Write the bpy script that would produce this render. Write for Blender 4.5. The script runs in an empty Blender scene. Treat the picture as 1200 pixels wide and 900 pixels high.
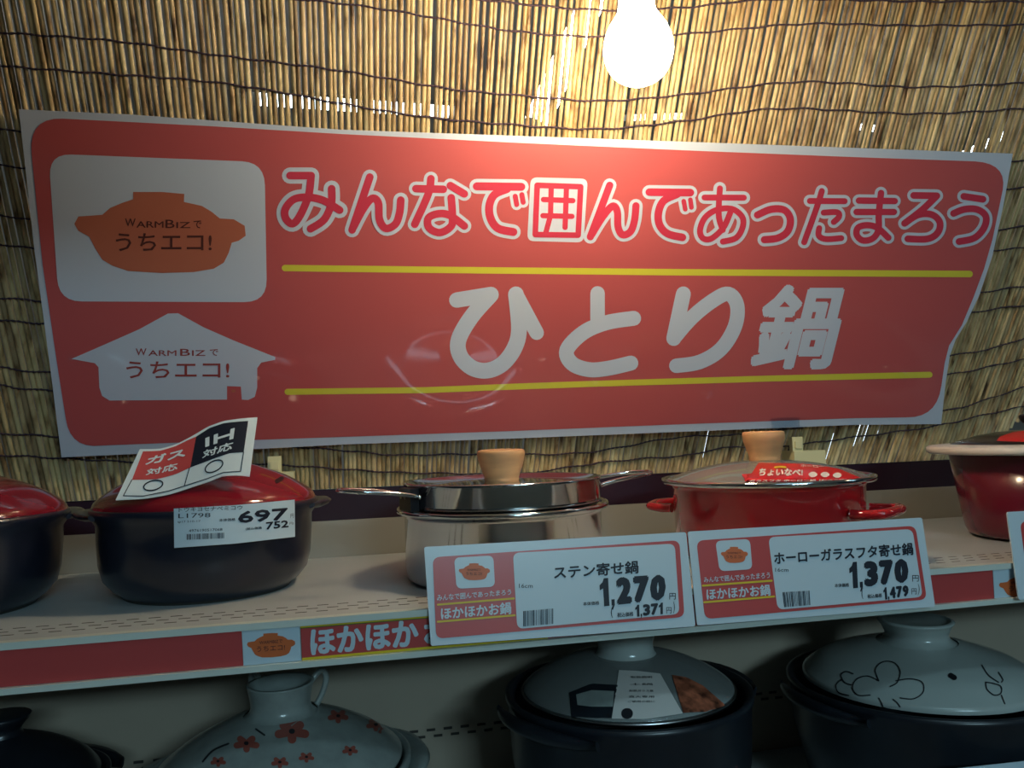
import bpy, math, random
from mathutils import Vector, Matrix
from mathutils.bvhtree import BVHTree
from mathutils.geometry import tessellate_polygon
random.seed(7)
SC = bpy.context.scene
COL = SC.collection
PI = math.pi
H0 = 1.45                                     # camera height above the floor

# ------------------------------------------------------------------ camera
FPX = 950.0
CX = Vector((4510, 102, -FPX)).normalized()   # world X seen from the camera
CH = Vector((0, -55, -FPX)).normalized()
CZ = CX.cross(CH).normalized()
if CZ.y < 0: CZ = -CZ
CY = CZ.cross(CX)
MW = Matrix((CX, CY, CZ))                     # camera axes -> world axes
EYE = Vector((0, 0, H0))
cam_d = bpy.data.cameras.new('camera'); cam = bpy.data.objects.new('camera', cam_d)
COL.objects.link(cam)
cam.matrix_world = Matrix.Translation(EYE) @ MW.to_4x4()
cam_d.sensor_width = 36; cam_d.lens = 36 * FPX / 1200
cam_d.clip_start = 0.01
SC.camera = cam

# ------------------------------------------------------------------ world, lights, exposure
w = bpy.data.worlds.new('world'); SC.world = w; w.use_nodes = True
w.node_tree.nodes['Background'].inputs[0].default_value = (.42, .60, .80, 1)
w.node_tree.nodes['Background'].inputs[1].default_value = .022
SC.view_settings.view_transform = 'Standard'
SC.view_settings.look = 'None'
SC.view_settings.gamma = 1
SC.view_settings.use_curve_mapping = False
SC.view_settings.exposure = 0.0
BULB_E = 120.0
def area(name, loc, rot, sx, sy, power, col):
    d = bpy.data.lights.new(name, 'AREA'); d.shape = 'RECTANGLE'; d.size = sx; d.size_y = sy
    d.energy = power; d.color = col
    o = bpy.data.objects.new(name, d); COL.objects.link(o); o.location = loc; o.rotation_euler = rot
    return o
COOL = (.52, .85, 1.0)
area('ceiling_tube_light', (.55, -.75, 2.72), (math.radians(20), 0, 0), 1.2, .12, 4.5, COOL)
area('ceiling_tube_light', (.9, -3.7, 2.72), (math.radians(40), 0, 0), 1.2, .5, 88.0, COOL)
area('ceiling_tube_light', (2.6, .2, 2.72), (math.radians(10), math.radians(30), 0), 1.2, .12, 3.5, COOL)
def warm(loc, p, r=.03):
    d = bpy.data.lights.new('warm_lamp', 'POINT'); d.energy = p; d.color = (1, .68, .38); d.shadow_soft_size = r
    o = bpy.data.objects.new('warm_lamp', d); COL.objects.link(o); o.location = loc
warm((1.45, .55, H0 + .62), 1.0)
warm((.05, .30, H0 + .75), .07)
area('rear_tube_light', (.3, 2.3, 2.7), (0, 0, 0), 2.5, .3, 15, (.85, .95, 1))


# ------------------------------------------------------------------ helpers: rays and surfaces
def ray(px, py):
    return (MW @ Vector((px - 600, 450 - py, -FPX))).normalized()
# MW rows are the world axes in camera space, so MW @ v(camera) = v(world)
def on_z(px, py, z):
    r = ray(px, py); return EYE + r * ((z - H0) / r.z)
def on_y(px, py, y):
    r = ray(px, py); return EYE + r * (y / r.y)

class Plane:
    def __init__(s, P, N):
        s.P = Vector(P); s.N = Vector(N).normalized()
        if s.N.dot(EYE - s.P) < 0: s.N = -s.N
    def __call__(s, px, py, off=0.0):
        r = ray(px, py); t = (s.P - EYE).dot(s.N) / r.dot(s.N)
        return EYE + r * t + s.N * off
class Bent(Plane):
    def __init__(s, P, N, amp, k, ph):
        super().__init__(P, N); s.a = amp; s.k = k; s.ph = ph
    def __call__(s, px, py, off=0.0):
        p = super().__call__(px, py)
        return p + s.N * (off + s.a * math.sin(p.x * s.k + s.ph))
class Onto:                                   # a surface that is some already modelled mesh
    def __init__(s, mb, loc=(0, 0, 0)):
        L = Vector(loc)
        s.t = BVHTree.FromPolygons([v + L for v in mb.v], [f[0] for f in mb.f])
    def __call__(s, px, py, off=0.0):
        r = ray(px, py); h, n, i, d = s.t.ray_cast(EYE, r)
        if h is None:
            h, n, i, d = s.t.find_nearest(EYE + r * .9)
        if n.dot(r) > 0: n = -n
        return h + n * off

# ------------------------------------------------------------------ helpers: mesh building
class MB:
    def __init__(s): s.v = []; s.f = []; s.sm = []
    def face(s, idx, m=0, smooth=False): s.f.append((tuple(idx), m)); s.sm.append(smooth)
    def add(s, vs, fs, m=0, smooth=False):
        b = len(s.v); s.v += [Vector(p) for p in vs]
        for f in fs: s.face([b + i for i in f], m, smooth)
    def box(s, a, b, m=0):
        x0, y0, z0 = a; x1, y1, z1 = b
        s.add([(x0,y0,z0),(x1,y0,z0),(x1,y1,z0),(x0,y1,z0),(x0,y0,z1),(x1,y0,z1),(x1,y1,z1),(x0,y1,z1)],
              [(0,3,2,1),(4,5,6,7),(0,1,5,4),(1,2,6,5),(2,3,7,6),(3,0,4,7)], m)
    def lathe(s, prof, seg=64, m=0, c=(0, 0, 0), rf=None):
        b = len(s.v); n = len(prof)
        for (r, z) in prof:
            for k in range(seg):
                a = 2 * PI * k / seg; rr = max(r, 1e-5) * (rf(a, r, z) if rf else 1)
                s.v.append(Vector((c[0] + rr * math.cos(a), c[1] + rr * math.sin(a), c[2] + z)))
        for i in range(n - 1):
            for k in range(seg):
                k2 = (k + 1) % seg
                s.face([b + i*seg + k, b + i*seg + k2, b + (i+1)*seg + k2, b + (i+1)*seg + k], m, True)
    def tube(s, pts, rad, seg=8, m=0, cap=True, closed=False, flat=1.0):
        pts = [Vector(p) for p in pts]; n = len(pts); b = len(s.v); up = None
        for i, p in enumerate(pts):
            if closed: t = pts[(i+1) % n] - pts[i-1]
            else: t = pts[min(i+1, n-1)] - pts[max(i-1, 0)]
            t.normalize()
            if up is None:
                up = Vector((0, 0, 1)) if abs(t.z) < .8 else Vector((0, 1, 0))
            sd = t.cross(up).normalized(); up = sd.cross(t).normalized()
            r = rad[i] if isinstance(rad, (list, tuple)) else rad
            for k in range(seg):
                a = 2 * PI * k / seg
                s.v.append(p + sd * (r * math.cos(a)) + up * (r * flat * math.sin(a)))
        for i in range(n if closed else n - 1):
            j = (i + 1) % n
            for k in range(seg):
                k2 = (k + 1) % seg
                s.face([b+i*seg+k, b+i*seg+k2, b+j*seg+k2, b+j*seg+k], m, True)
        if cap and not closed:
            s.face([b + k for k in range(seg)], m); s.face([b + (n-1)*seg + k for k in reversed(range(seg))], m)
    # flat print laid on a surface S(px, py, off)
    def poly(s, S, pts, off=0.0, m=0):
        tr = tessellate_polygon([[Vector((p[0], p[1], 0)) for p in pts]])
        s.add([S(p[0], p[1], off) for p in pts], tr, m)
    def ruled(s, S, top, bot, off=0.0, m=0, nu=24, nv=4):
        g = []
        for j in range(nv + 1):
            for i in range(nu + 1):
                a = along(top, i / nu); c = along(bot, i / nu); v = j / nv
                g.append(S(a[0] + (c[0]-a[0])*v, a[1] + (c[1]-a[1])*v, off))
        s.add(g, [(j*(nu+1)+i, (j+1)*(nu+1)+i, (j+1)*(nu+1)+i+1, j*(nu+1)+i+1) for j in range(nv) for i in range(nu)], m, True)
    def stroke(s, S, pts, wd, off=0.0, m=0, smooth=True, n=6):
        P = crom(pts, n) if smooth and len(pts) > 2 else list(pts)
        h = wd / 2; N = len(P); b = len(s.v); s.k = getattr(s, 'k', 0) + 1
        off += (s.k % 12) * 1.2e-5
        nm = []
        for i in range(N):
            a, c = P[max(i-1, 0)], P[min(i+1, N-1)]
            dx, dy = c[0]-a[0], c[1]-a[1]; L = math.hypot(dx, dy) or 1; nm.append((-dy/L*h, dx/L*h))
        for i, (p, q) in enumerate(zip(P, nm)):
            o = off + i*4e-6
            s.v += [S(p[0]+q[0], p[1]+q[1], o), S(p[0]-q[0], p[1]-q[1], o)]
        for i in range(N-1): s.face([b+2*i, b+2*i+1, b+2*i+3, b+2*i+2], m)
        for p, q, sg, o in ((P[0], nm[0], 1, off), (P[-1], nm[-1], -1, off + (N-1)*4e-6)):
            A = math.atan2(q[1], q[0])
            s.add([S(p[0] + h*math.cos(A+sg*k*PI/8), p[1] + h*math.sin(A+sg*k*PI/8), o) for k in range(9)], [tuple(range(9))], m)
    def text(s, S, body, q, off=0.0, m=0, bold=0.0):
        """print body into the pixel quad q; bold = stroke thickening as a share of the glyph height"""
        vs, fs, asp = glyphs(body)
        TL, TR, BR, BL = q
        W = (math.hypot(TR[0]-TL[0], TR[1]-TL[1]) or 1); Hh = (math.hypot(BL[0]-TL[0], BL[1]-TL[1]) or 1)
        rp = bold * Hh; n = 8 if bold > .03 else (4 if bold > 0 else 1)
        bu, bv = min(.2, rp/W), min(.2, rp/Hh)
        for k in range(n):
            du = bu*math.cos(2*PI*k/n + .39) if n > 1 else 0; dv = bv*math.sin(2*PI*k/n + .39) if n > 1 else 0
            o = []
            for (u, v) in vs:
                u = bu + u*(1-2*bu) + du; v = bv + v*(1-2*bv) + dv
                x = (BL[0]*(1-u)+BR[0]*u)*(1-v) + (TL[0]*(1-u)+TR[0]*u)*v
                y = (BL[1]*(1-u)+BR[1]*u)*(1-v) + (TL[1]*(1-u)+TR[1]*u)*v
                o.append(S(x, y, off + k*1.5e-5))
            s.add(o, fs, m)
    def digits(s, S, body, q, off=0.0, m=0, bold=0.0):
        """heavy condensed price figures, the 1 drawn with its flag"""
        wd = {'1': .62, ',': .34}; tot = sum(wd.get(c, 1) for c in body); x = 0
        TL, TR, BR, BL = q
        def P(u, v): return (((BL[0]*(1-u)+BR[0]*u)*(1-v) + (TL[0]*(1-u)+TR[0]*u)*v), ((BL[1]*(1-u)+BR[1]*u)*(1-v) + (TL[1]*(1-u)+TR[1]*u)*v))
        for c in body:
            a, b = (x + .03)/tot, (x + wd.get(c, 1) - .03)/tot; x += wd.get(c, 1)
            if c == '1': s.poly(S, [P(a+(b-a)*u, v) for u, v in ((.38,0),(.95,0),(.95,1),(.5,1),(.34,.86),(.02,.76),(.02,.58),(.38,.64))], off, m)
            elif c == ',': s.poly(S, [P(a+(b-a)*u, v) for u, v in ((.15,.22),(.85,.22),(.85,.02),(.4,-.16),(.15,-.14),(.4,0),(.15,0))], off, m)
            else: s.text(S, c, [P(a, 1), P(b, 1), P(b, 0), P(a, 0)], off, m, bold)
    def bars(s, S, q, off, m=0, n=26):
        TL, TR, BR, BL = q; u = 0; rnd = random.Random(n)
        while u < 1:
            w_ = rnd.choice((.012, .018, .028)); a, b = u, min(1, u + w_)
            L = lambda p, r, t: (p[0]+(r[0]-p[0])*t, p[1]+(r[1]-p[1])*t)
            s.poly(S, [L(TL,TR,a), L(TL,TR,b), L(BL,BR,b), L(BL,BR,a)], off, m)
            u = b + rnd.choice((.012, .018, .03))
    def plate(s, S, pts, th, m=0, off=0.0):
        """a sheet of real thickness with the outline pts"""
        n = len(pts); b = len(s.v)
        tr = tessellate_polygon([[Vector((p[0], p[1], 0)) for p in pts]])
        s.v += [S(p[0], p[1], off) for p in pts] + [S(p[0], p[1], off - th) for p in pts]
        for t in tr: s.face([b+i for i in t], m); s.face([b+n+i for i in reversed(t)], m)
        for i in range(n):
            j = (i+1) % n; s.face([b+i, b+j, b+n+j, b+n+i], m)
    def build(s, name, mats, parent=None, loc=None, world=True, label=None):
        if not isinstance(mats, (list, tuple)): mats = [mats]
        base = Vector((0, 0, 0))
        if world:
            q = parent
            while q is not None: base += q.location; q = q.parent
            if loc is not None: base += Vector(loc)
        me = bpy.data.meshes.new(name)
        me.from_pydata([tuple(v - base) for v in s.v], [], [f[0] for f in s.f])
        for mt in mats: me.materials.append(mt)
        me.polygons.foreach_set('material_index', [f[1] for f in s.f])
        me.polygons.foreach_set('use_smooth', s.sm)
        me.update()
        o = bpy.data.objects.new(name, me); COL.objects.link(o)
        if parent: o.parent = parent
        if loc is not None: o.location = loc
        if label: o['label'] = label
        return o

def along(pts, t):
    L = [math.hypot(b[0]-a[0], b[1]-a[1]) for a, b in zip(pts, pts[1:])]; d = t * sum(L)
    for (a, b, l) in zip(pts, pts[1:], L):
        if d <= l + 1e-9: k = d / l if l else 0; return (a[0]+(b[0]-a[0])*k, a[1]+(b[1]-a[1])*k)
        d -= l
    return pts[-1]
def crom(p, n=6):
    o = []; q = [p[0]] + list(p) + [p[-1]]; dim = len(p[0])
    for i in range(1, len(q) - 2):
        for k in range(n):
            t = k / n
            o.append(tuple(.5 * (2*q[i][d] + (q[i+1][d]-q[i-1][d])*t + (2*q[i-1][d]-5*q[i][d]+4*q[i+1][d]-q[i+2][d])*t*t
                     + (3*q[i][d]-q[i-1][d]-3*q[i+1][d]+q[i+2][d])*t**3) for d in range(dim)))
    o.append(tuple(p[-1])); return o
def rq(TL, TR, BR, BL, r, n=6):
    """rounded quad outline in photo pixels"""
    c = [TL, TR, BR, BL]; o = []
    for i in range(4):
        p = Vector(c[i]); a = (Vector(c[i-1]) - p).normalized(); b = (Vector(c[(i+1) % 4]) - p).normalized()
        A, B = p + a*r, p + b*r
        for k in range(n + 1):
            t = k / n; q = A*(1-t)**2*1 + p*2*t*(1-t) + B*t*t; q = q + (p - q)*.12*math.sin(PI*t)*0; o.append((q.x, q.y))
    return o
def Z(org, sc, pts): return [(org[0] + x/sc, org[1] + y/sc) for x, y in pts]
_g = {}
def glyphs(body):
    k = body
    if k in _g: return _g[k]
    cu = bpy.data.curves.new('t', 'FONT'); cu.body = body; cu.resolution_u = 2; cu.fill_mode = 'FRONT'
    ob = bpy.data.objects.new('t', cu); COL.objects.link(ob)
    dg = bpy.context.evaluated_depsgraph_get(); me = bpy.data.meshes.new_from_object(ob.evaluated_get(dg))
    vs = [(v.co.x, v.co.y) for v in me.vertices]; fs = [tuple(p.vertices) for p in me.polygons]
    bpy.data.objects.remove(ob); bpy.data.curves.remove(cu); bpy.data.meshes.remove(me)
    if not vs: _g[k] = ([], [], 1); return _g[k]
    x0 = min(v[0] for v in vs); x1 = max(v[0] for v in vs); y0 = min(v[1] for v in vs); y1 = max(v[1] for v in vs)
    vs = [((v[0]-x0)/(x1-x0), (v[1]-y0)/((y1-y0) or 1)) for v in vs]
    _g[k] = (vs, fs, (x1-x0)/((y1-y0) or 1)); return _g[k]

def tag(o, label=None, cat=None, group=None, kind=None):
    if label: o['label'] = label
    if cat: o['category'] = cat
    if group: o['group'] = group
    if kind: o['kind'] = kind
    return o
def thing(name, label, cat, loc, group=None):
    o = bpy.data.objects.new(name, None); COL.objects.link(o); o.location = loc; o.empty_display_size = .02
    return tag(o, label, cat, group)
def copy_tree(o, parent=None):
    c = o.copy(); COL.objects.link(c); c.parent = parent
    for ch in list(o.children): copy_tree(ch, c)
    return c

# ------------------------------------------------------------------ materials
def lin(c):
    return tuple((x/255/12.92 if x/255 <= .04045 else ((x/255+.055)/1.055)**2.4) for x in c) + (1,)
def mat(name, rgb, rough=.5, metal=0, coat=0, var=.0, scale=30, bump=0, bscale=60, trans=0, ior=1.45, coatr=.05, spec=.5, stretch=None):
    m = bpy.data.materials.new(name); m.use_nodes = True; nt = m.node_tree; b = nt.nodes['Principled BSDF']
    b.inputs['Base Color'].default_value = lin(rgb); b.inputs['Roughness'].default_value = rough
    b.inputs['Metallic'].default_value = metal; b.inputs['Coat Weight'].default_value = coat; b.inputs['Coat Roughness'].default_value = coatr
    b.inputs['Transmission Weight'].default_value = trans; b.inputs['IOR'].default_value = ior
    b.inputs['Specular IOR Level'].default_value = spec
    if var or bump:
        tc = nt.nodes.new('ShaderNodeTexCoord'); mp = nt.nodes.new('ShaderNodeMapping')
        if stretch: mp.inputs['Scale'].default_value = stretch
        nt.links.new(tc.outputs['Object'], mp.inputs[0])
        if var:
            n = nt.nodes.new('ShaderNodeTexNoise'); n.inputs['Scale'].default_value = scale; n.inputs['Detail'].default_value = 4
            nt.links.new(mp.outputs[0], n.inputs['Vector'])
            hs = nt.nodes.new('ShaderNodeHueSaturation'); hs.inputs['Color'].default_value = lin(rgb)
            mr = nt.nodes.new('ShaderNodeMapRange'); mr.inputs[1].default_value = .3; mr.inputs[2].default_value = .7
            mr.inputs[3].default_value = 1 - var; mr.inputs[4].default_value = 1 + var
            nt.links.new(n.outputs[0], mr.inputs[0]); nt.links.new(mr.outputs[0], hs.inputs['Value']); nt.links.new(hs.outputs[0], b.inputs['Base Color'])
        if bump:
            n = nt.nodes.new('ShaderNodeTexNoise'); n.inputs['Scale'].default_value = bscale
            nt.links.new(mp.outputs[0], n.inputs['Vector'])
            bp = nt.nodes.new('ShaderNodeBump'); bp.inputs['Strength'].default_value = bump; bp.inputs['Distance'].default_value = .01
            nt.links.new(n.outputs[0], bp.inputs['Height']); nt.links.new(bp.outputs[0], b.inputs['Normal'])
            if coat: nt.links.new(bp.outputs[0], b.inputs['Coat Normal'])
    return m
def emit(name, rgb, e):
    m = bpy.data.materials.new(name); m.use_nodes = True; b = m.node_tree.nodes['Principled BSDF']
    b.inputs['Base Color'].default_value = (.8, .8, .8, 1)
    b.inputs['Emission Color'].default_value = rgb + (1,); b.inputs['Emission Strength'].default_value = e
    return m
def reed_mat():
    m = bpy.data.materials.new('dry_reed'); m.use_nodes = True; nt = m.node_tree; b = nt.nodes['Principled BSDF']
    oi = nt.nodes.new('ShaderNodeObjectInfo'); cr = nt.nodes.new('ShaderNodeValToRGB')
    e = cr.color_ramp.elements; e[0].position = 0; e[0].color = lin((146, 122, 90)); e[1].position = 1; e[1].color = lin((214, 196, 150))
    for p, c in ((.2, (186, 160, 114)), (.45, (206, 184, 134)), (.6, (158, 144, 112)), (.8, (196, 166, 120))):
        x = e.new(p); x.color = lin(c)
    nt.links.new(oi.outputs['Random'], cr.inputs[0])
    tc = nt.nodes.new('ShaderNodeTexCoord'); mp = nt.nodes.new('ShaderNodeMapping'); mp.inputs['Scale'].default_value = (70, 70, 11)
    ad = nt.nodes.new('ShaderNodeVectorMath'); nt.links.new(tc.outputs['Object'], ad.inputs[0])
    cb = nt.nodes.new('ShaderNodeCombineXYZ'); ml = nt.nodes.new('ShaderNodeMath'); ml.operation = 'MULTIPLY'; ml.inputs[1].default_value = 37
    nt.links.new(oi.outputs['Random'], ml.inputs[0]); nt.links.new(ml.outputs[0], cb.inputs[2]); nt.links.new(cb.outputs[0], ad.inputs[1])
    nt.links.new(ad.outputs[0], mp.inputs[0])
    n = nt.nodes.new('ShaderNodeTexNoise'); n.inputs['Scale'].default_value = 1; n.inputs['Detail'].default_value = 5
    nt.links.new(mp.outputs[0], n.inputs['Vector'])
    r2 = nt.nodes.new('ShaderNodeValToRGB'); e = r2.color_ramp.elements
    e[0].position = .30; e[0].color = (.16, .11, .08, 1); e[1].position = .56; e[1].color = (1, 1, 1, 1)
    x = e.new(.40); x.color = (.62, .55, .48, 1)
    nt.links.new(n.outputs[0], r2.inputs[0])
    mx = nt.nodes.new('ShaderNodeMix'); mx.data_type = 'RGBA'; mx.blend_type = 'MULTIPLY'; mx.inputs[0].default_value = 1
    nt.links.new(cr.outputs[0], mx.inputs[6]); nt.links.new(r2.outputs[0], mx.inputs[7])
    nt.links.new(mx.outputs[2], b.inputs['Base Color']); b.inputs['Roughness'].default_value = .42
    b.inputs['Specular IOR Level'].default_value = .4
    return m

M = {}
M['reed'] = reed_mat()
M['cord'] = mat('dark_cord', (62, 46, 58), .9)
# banner: glossy laminated print
lam = dict(coat=.5, coatr=.06, bump=.010, bscale=6)
M['b_white'] = mat('laminate_white', (186, 196, 212), .5, **lam)
M['b_red'] = mat('laminate_red', (182, 82, 84), .5, **lam)
M['b_crim'] = mat('laminate_crimson', (190, 50, 74), .5, **lam)
M['b_yel'] = mat('laminate_yellow', (206, 198, 62), .5, **lam)
M['b_org'] = mat('laminate_orange', (178, 100, 76), .5, **lam)
M['b_brown'] = mat('laminate_brown', (84, 40, 36), .5, **lam)
M['b_rust'] = mat('laminate_rust', (150, 62, 60), .5, **lam)
M['paper'] = mat('paper_white', (206, 218, 222), .45)
M['tagw'] = mat('tag_white', (192, 212, 224), .35, coat=.4, coatr=.2)
M['tagr'] = mat('tag_red', (188, 72, 72), .35, coat=.4, coatr=.2)
M['tago'] = mat('tag_orange', (206, 104, 56), .4)
M['tagy'] = mat('tag_yellow', (220, 192, 40), .4)
M['tagg'] = mat('tag_green', (74, 110, 48), .4)
M['ink'] = mat('black_ink', (20, 26, 42), .5)
M['inkb'] = mat('blue_black_ink', (30, 44, 60), .5)
M['shelf'] = mat('shelf_enamel', (176, 182, 184), .42, var=.05, scale=14, bump=.02, bscale=200)
M['lip'] = mat('rail_white', (208, 216, 208), .3, coat=.3)
M['slot'] = mat('slot_dark', (62, 58, 54), .8)
M['backp'] = mat('back_panel_grey', (150, 146, 136), .55, var=.06, scale=6)
M['backl'] = mat('back_panel_beige', (170, 156, 138), .6, var=.08, scale=5)
M['rail'] = mat('dark_rail', (46, 30, 42), .25, coat=.5, coatr=.1)
M['navy'] = mat('navy_ceramic', (26, 30, 44), .3, coat=.6, coatr=.12, var=.15, scale=40)
M['navyd'] = mat('unglazed_base', (70, 66, 60), .7)
M['redlid'] = mat('red_glaze', (128, 16, 32), .16, coat=.8, coatr=.06)
M['enamel'] = mat('red_enamel', (176, 28, 34), .14, coat=.8, coatr=.04)
M['winered'] = mat('wine_enamel', (104, 24, 40), .25, coat=.5, coatr=.1)
M['steel'] = mat('polished_steel', (205, 208, 210), .09, metal=1, bump=.01, bscale=8)
M['steelb'] = mat('brushed_steel', (180, 182, 184), .25, metal=1)
M['wood'] = mat('pale_wood', (206, 158, 112), .5, var=.12, scale=18, stretch=(1, 1, 6))
M['black'] = mat('black_plastic', (22, 20, 26), .35)
M['cream'] = mat('cream_plastic', (222, 214, 206), .35)
M['creamy'] = mat('ivory_plastic', (214, 206, 160), .5)
def thin_glass(name, tint, ior):
    m = bpy.data.materials.new(name); m.use_nodes = True; nt = m.node_tree; nt.nodes.remove(nt.nodes['Principled BSDF'])
    out = nt.nodes['Material Output']; mx = nt.nodes.new('ShaderNodeMixShader'); tr = nt.nodes.new('ShaderNodeBsdfTransparent')
    gl = nt.nodes.new('ShaderNodeBsdfGlossy'); gl.inputs['Roughness'].default_value = .06; fr = nt.nodes.new('ShaderNodeFresnel'); fr.inputs[0].default_value = ior
    tr.inputs[0].default_value = tint; nt.links.new(fr.outputs[0], mx.inputs[0]); nt.links.new(tr.outputs[0], mx.inputs[1]); nt.links.new(gl.outputs[0], mx.inputs[2])
    nt.links.new(mx.outputs[0], out.inputs[0]); return m
def frosted(name, tint, amt):
    m = thin_glass(name, (.9, .93, .93, 1), 1.6); nt = m.node_tree; out = nt.nodes['Material Output']; src = out.inputs[0].links[0].from_socket
    mx = nt.nodes.new('ShaderNodeMixShader'); df = nt.nodes.new('ShaderNodeBsdfDiffuse'); df.inputs[0].default_value = tint; mx.inputs[0].default_value = amt
    nt.links.new(src, mx.inputs[1]); nt.links.new(df.outputs[0], mx.inputs[2]); nt.links.new(mx.outputs[0], out.inputs[0]); return m
M['frost'] = frosted('hazy_lid_glass', (.62, .66, .64, 1), .30)
M['glass'] = thin_glass('lid_glass', (.92, .95, .95, 1), 1.5)
M['frost2'] = frosted('lid_glass_greyed', (.60, .60, .58, 1), .18)
M['acry'] = thin_glass('clear_acrylic', (.95, .96, .97, 1), 1.25)
M['wceram'] = mat('white_ceramic', (176, 184, 180), .22, coat=.5, coatr=.1, var=.06, scale=10)
M['pceram'] = mat('pale_speckled_ceramic', (150, 158, 154), .3, coat=.5, coatr=.12, var=.12, scale=60)
M['bceram'] = mat('black_ceramic', (27, 32, 40), .38, coat=.3, coatr=.2, var=.15, scale=50)
M['flower'] = mat('flower_red', (158, 84, 72), .3)
M['leafk'] = mat('line_ink', (40, 40, 44), .4)
M['stick'] = mat('sticker_red', (214, 20, 30), .3, coat=.4)
M['stickw'] = mat('sticker_white', (226, 220, 214), .35)
M['food'] = mat('food_photo', (150, 84, 60), .4, var=.9, scale=95)
M['green'] = mat('food_green', (104, 120, 70), .4, var=.4, scale=50)
M['floor'] = mat('floor_vinyl', (168, 164, 154), .4, var=.05, scale=2)
M['ceil'] = mat('ceiling_board', (190, 190, 186), .8)
M['wall'] = mat('wall_paint', (120, 118, 114), .8, var=.05, scale=2)
M['bulb'] = emit('lit_bulb', (1.0, .78, .50), BULB_E)
M['tube'] = emit('lit_tube', (.78, .92, 1.0), 9)
M['tubew'] = emit('lit_warm_tube', (1.0, .93, .84), 18)
M['tubed'] = emit('lit_dim_tube', (.72, .86, 1.0), 2.2)
M['brass'] = mat('lamp_brass', (120, 104, 74), .35, metal=1)
M['cable'] = mat('black_cable', (24, 22, 22), .6)

# ------------------------------------------------------------------ key planes of the place
ZS = H0 - .153            # upper shelf surface
ZL = H0 - .46            # lower shelf surface
YF, YB = .717, 1.072      # shelf front and back
LEAN = math.radians(24)
BP = Vector((0, 1.1005, H0 - .085)); BD = Vector((0, -math.sin(LEAN), math.cos(LEAN))); BN = Vector((0, -math.cos(LEAN), -math.sin(LEAN)))
BLIND = Plane(BP, BN)
BANNER = Plane(BP + BN * .0145, BN)

# ------------------------------------------------------------------ setting
def structure(name, a, b, m):
    mb = MB(); mb.box(a, b); o = mb.build(name, M[m], loc=((a[0]+b[0])/2, (a[1]+b[1])/2, a[2])); o['kind'] = 'structure'; return o
structure('floor', (-2.6, -5.5, -.05), (4.2, 3.2, 0), 'floor')
structure('ceiling', (-2.6, -5.5, 2.8), (4.2, 3.2, 2.85), 'ceil')
structure('wall_back', (-2.6, 3.2, 0), (4.2, 3.25, 2.8), 'wall')
structure('wall_front', (-2.6, -5.55, 0), (4.2, -5.5, 2.8), 'wall')

# shelving frame: back panel, dark top rail, uprights, kick base
XL, XR = -1.0, 1.75
fr = thing('gondola_frame', 'grey shelving back with a dark glossy rail along the foot of the reed blind', 'shelving', ((XL+XR)/2, 1.08, 0))
mb = MB(); mb.box((XL, YB+.001, ZL-.02), (XR, YB+.012, ZS-.004)); mb.build('lower_back_panel', M['backl'], fr)
mb = MB(); mb.box((XL, YB+.001, ZS-.004), (XR, YB+.010, H0-.107)); mb.build('back_panel', M['backp'], fr)
mb = MB(); mb.box((XL, YB+.0055, H0-.107), (XR, YB+.0095, H0-.067)); mb.box((XL, YB+.0055, H0-.0676), (XR, YB+.0095, H0-.0666), 1)
mb.build('top_rail', [M['rail'], M['steelb']], fr)
sl = MB(); x = XL + .02
while x < XR - .02:
    sl.box((x, YB-.0002, H0-.383), (x+.011, YB+.003, H0-.380)); sl.box((x+.009, YB-.0002, H0-.391), (x+.020, YB+.003, H0-.388)); x += .022
o = sl.build('slot_rows', M['slot'], fr); o['kind'] = 'stuff'
for x in (XL+.02, XR-.06):
    mb = MB(); mb.box((x, YB+.013, 0), (x+.04, YB+.053, H0-.112)); mb.build('upright', M['backp'], fr)
mb = MB(); mb.box((XL, YF+.03, 0), (XR, YB+.018, .12)); mb.build('kick_base', M['backl'], fr)
mb = MB(); mb.box((XL, YB+.002, .12), (XR, YB+.012, ZL-.02)); mb.build('lower_back_panel', M['backl'], fr)

def shelf(z, label, price=True):
    t = thing('metal_shelf', label, 'shelf', ((XL+XR)/2, (YF+YB)/2, z-.03))
    mb = MB(); mb.box((XL, YF+.004, z-.022), (XR, YB, z)); mb.build('shelf_board', M['shelf'], t)
    mb = MB()                                   # folded front edge and price rail channel
    mb.box((XL, YF-.003, z-.0045), (XR, YF+.006, z+.0012))
    mb.box((XL, YF+.002, z-.037), (XR, YF+.0042, z-.004))
    mb.box((XL, YF-.005, z-.0385), (XR, YF+.0042, z-.0335))
    mb.build('price_rail', M['lip'], t)
    sl = MB()
    for r, y in enumerate((YF+.03, YF+.043, YF+.056)):
        x = XL + .02 + (r % 2)*.009
        while x < XR - .02:
            sl.box((x, y, z-.002), (x+.010, y+.0018, z+.00015)); x += .018
    o = sl.build('slot_rows', M['slot'], t); o['kind'] = 'stuff'
    return t
shelf(ZS, 'upper beige metal shelf holding the red-lidded pots above the red price strip')
shelf(ZL, 'lower metal shelf in shade holding the large lidded clay pots')

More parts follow.
